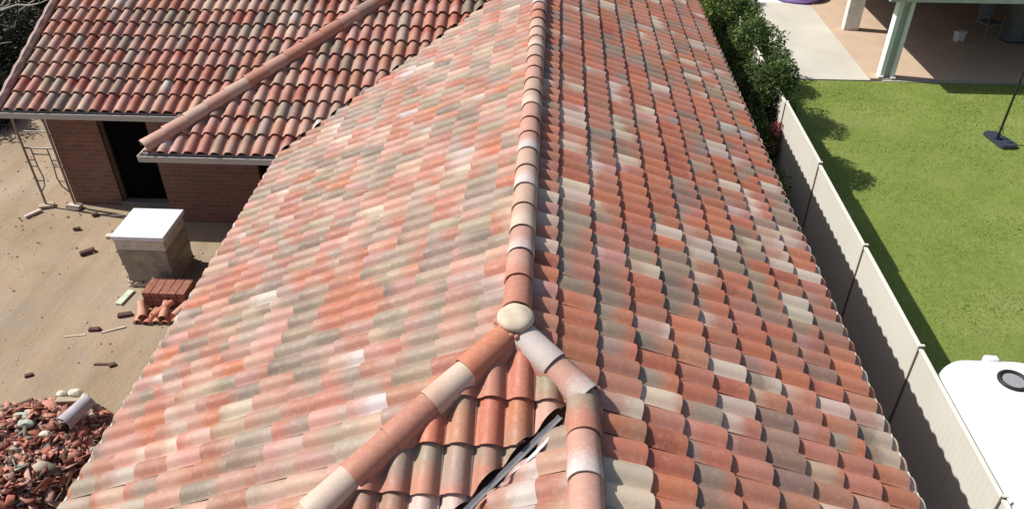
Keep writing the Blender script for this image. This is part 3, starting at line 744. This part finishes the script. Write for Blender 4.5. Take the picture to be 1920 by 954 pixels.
def mkblobs(r, n, rx, ry, h, b0=.3, b1=.5):
    out = []
    for i in range(n):
        z = r.uniform(.15, 1)*h; f = math.sin(math.pi*min(1, (z/h)*.8+.2))**.5
        out.append((r.uniform(-rx, rx)*f, r.uniform(-ry, ry)*f, z, r.uniform(b0, b1)))
    return out
GD = [(.06, .10, .028), (.09, .14, .035), (.11, .165, .04), (.055, .085, .028)]
GM = [(.15, .23, .045), (.21, .29, .06), (.28, .36, .09), (.10, .16, .035)]
r_ = random.Random(3)
rowspec = [ # x, y, rx, ry, h, leaves, size, cols, label
 (3.75, 12.1, .30, .7, 1.25, 3500, .035, GD, 'lowest dark shrub, squeezed between the roof edge and the fence'),
 (3.9, 14.1, .35, .7, 1.45, 6000, .035, GD, 'low dark shrub against the near end of the hedge, beside the flowers'),
 (4.45, 15.15, .50, .9, 2.2, 12000, .04, GD, 'dark rounded shrub standing just behind the fence end'),
 (4.5, 17.4, .66, 1.0, 2.2, 11000, .04, GD+GM[:1], 'deep green shrub in the middle of the hedge row by the roof'),
 (4.5, 19.4, .78, 1.0, 2.2, 9000, .045, GM[:2]+GD, 'mid green shrub level with the edge of the concrete slab'),
 (4.35, 21.4, .72, 1.0, 2.25, 8000, .045, GM+GD[:2], 'brighter green shrub leaning over the concrete slab'),
 (4.05, 23.5, .6, 1.1, 2.4, 8000, .05, GM, 'yellow green bush second from the far end of the hedge'),
 (4.10, 25.8, .7, 1.2, 2.6, 8000, .05, GM+GM[1:2], 'yellow green bush at the far end of the hedge')]
for i, (x, y, rx, ry, h, n, s, cc, lb) in enumerate(rowspec):
    shrub('hedge_shrub', (x, y, GR), mkblobs(r_, 26, rx, ry, h, .24, .44), int(n*1.25), s, cc, 40+i, lb, 'shrub', 'shrubs in a row along the side boundary')
# red flowers
t = shrub('flowering_shrub', (4.30, 13.95, GR), mkblobs(r_, 10, .22, .28, 1.35, .14, .24), 1600, .03, GD, 60, 'small shrub with pink red flowers at the far end of the fence', 'shrub')
V, F, c = leaf_cloud([(.08, -.05, 1.42, .15), (.02, .1, 1.3, .13), (.14, .02, 1.2, .13), (.05, -.1, 1.05, .12)], 420, .035, [(.45, .08, .10), (.55, .18, .20), (.35, .04, .06), (.6, .35, .38)], 61)
link('flowers', np_mesh('flowers', V, F, {'ca': ('FLOAT_COLOR', c)}), LEAF, t)
# top left background trees and shrubs
DK = [(.02, .03, .018), (.03, .042, .022), (.045, .055, .03), (.03, .03, .03)]
for i, (x, y, rx, ry, h, n, lb) in enumerate([(-15.4, 16.2, 1.0, 1.5, 2.9, 14000, 'tall dark shrub left of the wing, shading the dirt'), (-17.0, 22.5, 1.7, 1.6, 3.0, 12000, 'tall dark bush in the far corner of the yard'),
                                          (-17.2, 18.6, 1.5, 1.6, 3.4, 14000, 'largest dark bush, leftmost behind the bare branches'), (-14.7, 18.9, 1.1, 1.3, 1.9, 10000, 'dark bush right under the bare branches'),
                                          (-13.0, 19.8, 1.2, 1.3, 2.3, 10000, 'dark bush nearest the barge of the wing roof'), (-12.4, 17.6, .9, .9, 1.5, 7000, 'low dark bush in front of the bare branches'),
                                          (-14.2, 25.0, 2.2, 1.5, 3.0, 12000, 'dark bush farthest back beyond the wing roof'),
                                          (-12.9, 15.5, .7, .8, .9, 6000, 'low dark shrub in the shade beyond the scaffold frame'), (-13.2, 22.0, 1.4, 1.6, 2.6, 10000, 'dark bush behind the barge of the wing roof')]):
    shrub('dark_bush', (x, y, GL), mkblobs(r_, 22, rx, ry, h, .35, .6), n, .06, DK if i else DK+[(.09, .10, .03)], 70+i, lb, 'bush', 'dark bushes beyond the wing roof')
def bare_tree(loc, seed, label, targets):
    t = empty('bare_tree', loc); tag(t, label, 'tree'); r = random.Random(seed); PB_ = simple('pale_bark', (.36, .36, .28), .8) if 'pale_bark' not in bpy.data.materials else bpy.data.materials['pale_bark']
    MB().tube([(0, 0, -.1), (.05, .03, .8), (.0, .05, 1.9)], [.09, .07, .05], 8).build('trunk', BARK, t)
    mb = MB()
    for tx, ty, tz in targets:
        p = Vector((0, .05, 1.0+r.random()*.8)); q = Vector((tx, ty, tz)); pts = [p + (q-p)*f + Vector((r.uniform(-.12, .12), r.uniform(-.12, .12), r.uniform(-.08, .12)))*(0 < f < 1) for f in np.linspace(0, 1, 7)]
        mb.tube(pts, [.035-.026*f for f in np.linspace(0, 1, 7)], 6)
        for _ in range(4):
            k_ = r.randint(2, 5); e = pts[k_] + Vector((r.uniform(-.5, .5), r.uniform(-.4, .4), r.uniform(0, .4))); mb.tube([pts[k_], (pts[k_]+e)/2+Vector((0, 0, .05)), e], [.012, .009, .005], 5)
    mb.build('branch', PB_, t)
bare_tree((-13.4, 17.2, GL), 5, 'leafless pale branched tree spreading over the dark bushes', [(2.2, -1.6, 2.6), (.9, -.7, 2.8), (2.5, -.3, 2.4), (-.1, -1.3, 2.6), (1.4, 1.3, 2.9), (1.5, -2.6, 2.2), (-1.2, -.4, 2.8), (2.0, .9, 2.5), (1.9, -2.2, 1.9)])

# ------------------------------------------------------------------ scaffold frame
t = empty('scaffold_frame', (-9.36, 12.02, GL)); tag(t, 'rusty steel scaffold frame standing under the corner of the wing eave', 'scaffold')
w_ = .56; h_ = 2.06
for a in (0, w_):
    MB().tube([(a, 0, .05), (a, 0, h_)], .021, 10).build('upright', STEEL, t)
for z in (1.02, 1.55):
    MB().tube([(.0, 0, z), (w_, 0, z)] if z > 1.5 else [(.0, 0, z+.2), (w_, 0, z+.2)], .016, 8).build('crossbar', STEEL, t)
MB().tube([(.12, 0, 1.10), (.44, 0, 1.10)], .014, 8).build('crossbar', STEEL, t)
for a, d in ((0, 1), (w_, -1)):
    MB().tube([(a+d*.13, 0, 1.22), (a+d*.13, 0, .85), (a+d*.155, 0, .62), (a+d*.12, 0, .45), (a, 0, .30)], .012, 8).build('inner_tube', STEEL, t)
    for z in (.85, .98, .55): MB().tube([(a, 0, z), (a+d*.14, 0, z)], .010, 6).build('rung', STEEL, t)
    MB().tube([(a, 0, 1.66), (a+d*.03, 0, 1.78), (a+d*.09, 0, 1.9), (a+d*.12, 0, 2.05)], .013, 8).build('corner_brace', STEEL, t)
t2 = MB().box((0, 0, .03), (.26, .14, .05), Matrix.Rotation(.35, 3, 'Z'), .008).build('timber_pad', WOOD); t2.location = (-9.34, 12.0, GL); tag(t2, 'brown timber offcut under the left foot of the scaffold frame', 'timber')
t2 = MB().box((0, 0, .035), (.26, .16, .07), Matrix.Rotation(-.1, 3, 'Z'), .012).build('pad_block', simple('pale_block', (.58, .50, .40), .9)); t2.location = (-8.80, 11.98, GL); tag(t2, 'pale block under the right foot of the scaffold frame', 'block')

# ------------------------------------------------------------------ pallet stack with white top
t = empty('pallet_stack', (-6.31, 10.09, GL)); tag(t, 'waist high wrapped stack of roof tiles with white board on top', 'pallet stack')
WR = simple('wrapped_tiles', (.27, .235, .18), .5, .25, 7, .6, .4, 0, .02); WR2 = simple('cloudy_plastic_wrap', (.55, .50, .43), .35, .2, 8, .6, .5, 0, .02)
def lump(x0, x1, y0, y1, z0, z1, amp, nseg=9):
    mb = MB(); mb.bb(x0, x1, y0, y1, z0, z1)
    bmesh.ops.subdivide_edges(mb.bm, edges=mb.bm.edges[:], cuts=nseg, use_grid_fill=True)
    for v in mb.bm.verts:
        p = v.co; a = amp*(math.sin(p.z*21)+.4*math.sin(p.y*13+p.z*5)+.4*math.sin(p.x*12))*.45
        c_ = Vector(((x0+x1)/2, (y0+y1)/2, p.z)); d_ = (p-c_); d_.normalize(); v.co += d_*(a+random.uniform(-.12, .12)*amp)
    return mb
for z0, z1 in ((.0, .10),):
    pal = MB()
    for y in (-.36, 0, .36): pal.bb(-.36, .36, y-.045, y+.045, .025, .085)
    for x in np.linspace(-.36, .36, 6): pal.bb(x-.045, x+.045, -.40, .40, .088, .108); pal.bb(x-.045, x+.045, -.40, .40, .0, .022)
    pal.build('pallet', WOOD, t)
lump(-.37, .38, -.37, .38, .11, .42, .018).build('tile_layer', WR, t, False)
lump(-.39, .38, -.39, .38, .43, .72, .016).build('tile_layer', WR, t, False)
lump(-.40, .39, -.39, .38, .73, .90, .014).build('tile_layer', WR2, t, False)
MB().bb(-.42, .42, -.41, .42, .915, .995, .012).build('top_board', simple('white_foam_board', (.66, .68, .72), .5, .06, 3, .05), t)
t = empty('plastic_offcut', (-6.62, 9.25, GL)); 
bpy.data.objects.remove(t)
o = MB().box((0, 0, .022), (.11, .36, .035), Matrix.Rotation(-.15, 3, 'Z'), .006).build('plank', simple('pale_green_board', (.50, .56, .42), .7)); o.location = (-6.64, 9.40, GL); tag(o, 'pale green board offcut at the foot of the wrapped pallet stack', 'plank')
# red brick pack
t = empty('brick_pack', (-5.88, 9.40, GL)); tag(t, 'low neat pack of red bricks beside the wrapped pallet stack', 'bricks', )
RB = simple('red_brick', (.27, .115, .08), .9, .25, 14, .4)
for k_ in range(3):
    for j in range(5):
        b_ = MB().box((-.27+j*.136, 0, .06+k_*.092), (.128, .40, .085), Matrix.Rotation(random.uniform(-.02, .02), 3, 'Z'), .006).build('brick', RB, t)
# cover tiles heaped in front
t0 = None
def barrel(name, loc, rot, L, r, mat, label, cat, group=None, tp=.85):
    mb = MB(); n = 14; ra = []; 
    for y, rr in ((0, r), (L/2, r*(1+tp)/2), (L, r*tp)):
        out = [(math.cos(math.pi*k_/n)*rr, y, math.sin(math.pi*k_/n)*rr) for k_ in range(n+1)]; inn = [(math.cos(math.pi*k_/n)*(rr-.014), y, math.sin(math.pi*k_/n)*(rr-.014)) for k_ in range(n, -1, -1)]
        ra.append([mb.bm.verts.new(p) for p in out+inn])
    m = len(ra[0])
    for a, b in zip(ra, ra[1:]):
        for k_ in range(m): mb.bm.faces.new((a[k_], a[(k_+1) % m], b[(k_+1) % m], b[k_]))
    for rg in (ra[0], ra[-1]):
        for k_ in range(n): mb.bm.faces.new((rg[k_], rg[k_+1], rg[m-2-k_], rg[m-1-k_]))
    o = mb.build(name, mat); o.location = loc; o.rotation_euler = rot; tag(o, label, cat, group); return o
PT = [simple('pink_clay', (.52, .27, .19), .8, .15, 9), simple('orange_clay', (.46, .19, .12), .8, .15, 9), simple('grey_clay', (.33, .29, .27), .8, .15, 9)]
hp_ = [(-6.17, 8.80, .0, .1), (-6.02, 8.78, .0, -.05), (-5.88, 8.80, .0, .05), (-5.74, 8.80, 0, -.1), (-6.10, 8.86, .07, .45), (-5.93, 8.88, .08, -.5), (-5.78, 8.84, .075, .2), (-5.60, 8.82, .0, .0), (-5.62, 8.9, .08, -.35)]
for i, (x, y, z, a) in enumerate(hp_):
    barrel('loose_roof_tile', (x, y, GL+.01+z), (R(6) if z else 0, 0, a), .36, .068, PT[i % 2], 'spare clay barrel tile in the heap in front of the red bricks', 'roof tile', 'spare barrel tiles heaped by the brick pack')

# ------------------------------------------------------------------ loose debris on the dirt
def plank(loc, rz, d, label, mat=WOOD, name='plank', cat='plank', tilt=0, group=None):
    o = MB().box((0, 0, d[2]/2), d, None, min(d)*.15).jitter(.002).build(name, mat); o.location = loc; o.rotation_euler = (0, tilt, rz); tag(o, label, cat, group); return o
PALEW = simple('pale_timber', (.58, .50, .42), .85, .2, 10, .4); BKD = simple('charred_brick', (.10, .055, .045), .9, .3, 10, .5)
plank((-7.45, 11.12, GL), R(10), (.62, .10, .05), 'wide pale plank lying left of the wrapped pallet stack', PALEW)
plank((-7.6, 11.78, GL), R(4), (.75, .04, .025), 'thin pale batten on the dirt before the doorway', PALEW, 'batten', 'batten')
plank((-7.84, 10.57, GL), R(40), (.24, .09, .07), 'dark brick alone on the open dirt left of the pallet stack', BKD, 'brick', 'brick')
plank((-6.45, 8.98, GL), R(20), (.20, .08, .05), 'dark broken brick just below the pale green board', BKD, 'brick', 'brick')
plank((-6.75, 8.62, GL), R(8), (.16, .07, .05), 'small dark brick fragment beside the pale sticks', BKD, 'brick', 'brick')
plank((-6.47, 8.64, GL), R(28), (.34, .025, .02), 'thin pale stick right of the small dark fragment', PALEW, 'stick', 'stick')
plank((-6.98, 8.48, GL), R(12), (.30, .022, .018), 'thin pale stick left of the small dark fragment', PALEW, 'stick', 'stick')
plank((-6.27, 7.89, GL), R(3), (.24, .04, .03), 'dark stick by the roof edge above the rubble', BKD, 'stick', 'stick')
plank((-6.12, 7.88, GL), R(35), (.09, .07, .05), 'dark clod at the end of the dark stick', BKD, 'rock', 'rock')
plank((-9.45, 11.72, GL), R(58), (.30, .07, .05), 'short pale timber offcut left of the scaffold frame', PALEW, 'timber_offcut', 'timber')
plank((-8.30, 11.75, GL), R(30), (.10, .07, .05), 'dark chip in front of the brick wall left of the doorway', BKD, 'rock', 'rock')
plank((-8.40, 11.28, GL), R(10), (.12, .06, .04), 'brown chip at the left end of the wide pale plank', BKD, 'rock', 'rock')
plank((-7.20, 7.62, GL), R(25), (.10, .06, .04), 'small dark stone on the dirt above the rubble heap', BKD, 'rock', 'rock')
plank((-8.05, 7.75, GL), R(5), (.13, .09, .06), 'dark stone at the left picture edge above the rubble', BKD, 'rock', 'rock')
# tiny clods and pebbles: nobody could count them
n = 520; r = np.random.default_rng(5); px_ = r.uniform(-12, -4.3, n); py_ = r.uniform(6.6, 15, n); s = r.gamma(2, .006, n)+.004
base = np.array([[1, 0, 0], [0, 1, 0], [-1, 0, 0], [0, -1, 0], [0, 0, .8]])
V = np.stack([px_, py_, np.full(n, GL+.012)], 1)[:, None, :] + base[None]*s[:, None, None]*r.uniform(.6, 1.4, (n, 5, 1))
f = np.array([[0, 1, 4], [1, 2, 4], [2, 3, 4], [3, 0, 4]]); F = (f[None]+(np.arange(n)*5)[:, None, None]).reshape(-1, 3)
cl = np.array([(.30, .22, .15), (.16, .11, .08), (.30, .13, .09), (.42, .36, .29)])[r.choice(4, n, p=[.45, .3, .12, .13])]
tag(link('gravel', np_mesh('gravel', V.reshape(-1, 3), F, {'ca': ('FLOAT_COLOR', np.repeat(np.concatenate([cl, np.ones((n, 1))], 1), 5, 0))}), attr_mat('pebbles', .9)), 'small clods and pebbles strewn over the dirt', 'gravel', kind='stuff')

# ------------------------------------------------------------------ rubble heap
def heap_h(x, y):
    d = vnoise(np.array([x]), np.array([y]), 33, 2.2)[0]
    e = ((x+6.5)/1.15)**2 + ((y-5.9)/1.25)**2
    return max(0, .42*(1-e))*(1+.5*d) + .02
n = 4200; r = np.random.default_rng(17); VV, FF, CC, TT = [], [], [], []
cols = np.array([(.34, .12, .085), (.42, .19, .14), (.46, .27, .21), (.25, .085, .06), (.22, .19, .15), (.35, .33, .26), (.13, .075, .055), (.50, .42, .33), (.28, .31, .24)])
pw = [.22, .22, .14, .17, .07, .035, .09, .035, .02]
cnt = 0
while cnt < n:
    x = r.uniform(-8.3, -4.9); y = r.uniform(4.3, 7.35); e = ((x+6.5)/1.5)**2+((y-5.75)/1.42)**2
    if e > 1.05 or (e > .8 and r.random() < .6): continue
    z = GL + heap_h(x, y) + r.uniform(-.04, .05); L = r.gamma(2.0, .028)+.012; W = L*r.uniform(.28, .75); T_ = r.uniform(.005, .013) if r.random() < .93 else L*.35
    M = np.array((Matrix.Rotation(r.uniform(0, 6.3), 3, 'Z') @ Matrix.Rotation(r.normal(0, .6), 3, 'X') @ Matrix.Rotation(r.normal(0, .45), 3, 'Y')))
    k_ = r.integers(4, 7); an = np.sort(r.uniform(0, 2*np.pi, k_)); an = np.linspace(0, 2*np.pi, 6)[:-1] + r.normal(0, .32, 5)
    cv = r.uniform(0, .35)
    p = np.stack([np.cos(an)*L*r.uniform(.7, 1.1, 5), np.sin(an)*W*r.uniform(.7, 1.1, 5), np.zeros(5)], 1); p[:, 2] = -cv*np.abs(p[:, 1])
    top = p + [0, 0, T_]; ctr = np.array([[0, 0, T_]]); pts = np.concatenate([p, top, ctr]) @ M.T + [x, y, z]
    b = len(VV)*11; VV.append(pts)
    for q in range(5):
        q2 = (q+1) % 5; FF += [(b+q, b+q2, b+5+q2), (b+q, b+5+q2, b+5+q), (b+5+q, b+5+q2, b+10)]
    CC.append(np.repeat([[*(cols[r.choice(9, p=pw)]*r.uniform(.75, 1.25)), 1]], 11, 0)); cnt += 1
RUB = attr_mat('broken_clay', .85)
tag(link('rubble', np_mesh('rubble', np.concatenate(VV), FF, {'ca': ('FLOAT_COLOR', np.concatenate(CC))}), RUB), 'heap of broken roof tile shards at the corner of the yard', 'rubble', kind='stuff')
# core of the heap
xs_ = np.linspace(-8.2, -4.8, 50); ys_ = np.linspace(4.3, 7.4, 46); XX, YY = np.meshgrid(xs_, ys_)
ZZ = np.array([heap_h(a, b) for a, b in zip(XX.ravel(), YY.ravel())]) - .035 + GL; q = (np.arange(45)[:, None]*50+np.arange(49)[None]).ravel()
ee = ((XX.ravel()+6.5)/1.15)**2+((YY.ravel()-5.9)/1.25)**2; ZZ = np.where(ee > 1.0, GL-.08, ZZ)
tag(link('rubble_dust', np_mesh('rubble_dust', np.stack([XX.ravel(), YY.ravel(), ZZ], 1), np.stack([q, q+1, q+51, q+50], 1)), simple('clay_dust', (.17, .095, .065), .95, .3, 9, .7)), 'brown dust and crumbs under the tile shards', 'rubble', kind='stuff')
o = barrel('ridge_tile', (-6.02, 6.50, GL+.30), (R(-3), R(18), R(-14)), .46, .115, simple('lilac_grey_clay', (.40, .37, .39), .7, .15, 8), 'large lilac grey ridge tile lying on the rubble by the roof edge', 'roof tile')
barrel('broken_roof_tile', (-7.0, 6.42, GL+.34), (R(5), R(20), R(-55)), .26, .08, PT[0], 'pink curved tile piece on the left of the rubble heap', 'roof tile')
barrel('broken_roof_tile', (-6.75, 6.2, GL+.44), (R(-8), R(-15), R(70)), .22, .075, PT[1], 'orange curved tile piece in the middle of the rubble heap', 'roof tile')
plank((-6.98, 6.92, GL+.10), R(28), (.52, .05, .05), 'dark charred stick lying across the top edge of the rubble', BKD, 'stick', 'stick', R(-8))
plank((-6.2, 7.03, GL+.17), R(6), (.42, .09, .05), 'brown board bridging the top of the rubble heap', WOOD, 'plank', 'plank')
def rock(loc, s, mat, label, seed):
    mb = MB(); bmesh.ops.create_icosphere(mb.bm, subdivisions=2, radius=1); r = random.Random(seed)
    for v in mb.bm.verts: v.co = Vector((v.co.x*s[0], v.co.y*s[1], v.co.z*s[2]))*r.uniform(.82, 1.12)
    o = mb.build('rock', mat); o.location = loc; tag(o, label, 'rock')
CR = simple('cream_stone', (.62, .56, .45), .85, .15, 8, .3); GRN = simple('pale_green_stone', (.42, .48, .38), .85, .2, 8, .4)
rock((-6.40, 7.12, GL+.20), (.075, .06, .05), CR, 'cream stone on top of the rubble, left of its pair', 1)
rock((-6.20, 7.12, GL+.23), (.10, .07, .06), CR, 'larger cream stone on the board at the top of the rubble', 2)
rock((-6.03, 7.05, GL+.24), (.05, .05, .05), CR, 'small cream stone at the right end of the rubble board', 3)
rock((-6.62, 6.62, GL+.30), (.12, .07, .05), GRN, 'pale green lump in the upper rubble', 4)
rock((-6.45, 6.45, GL+.36), (.11, .06, .05), GRN, 'pale green lump beside the large grey ridge tile', 5)
rock((-6.10, 6.28, GL+.38), (.08, .05, .04), CR, 'pale yellow stone below the large grey ridge tile', 6)
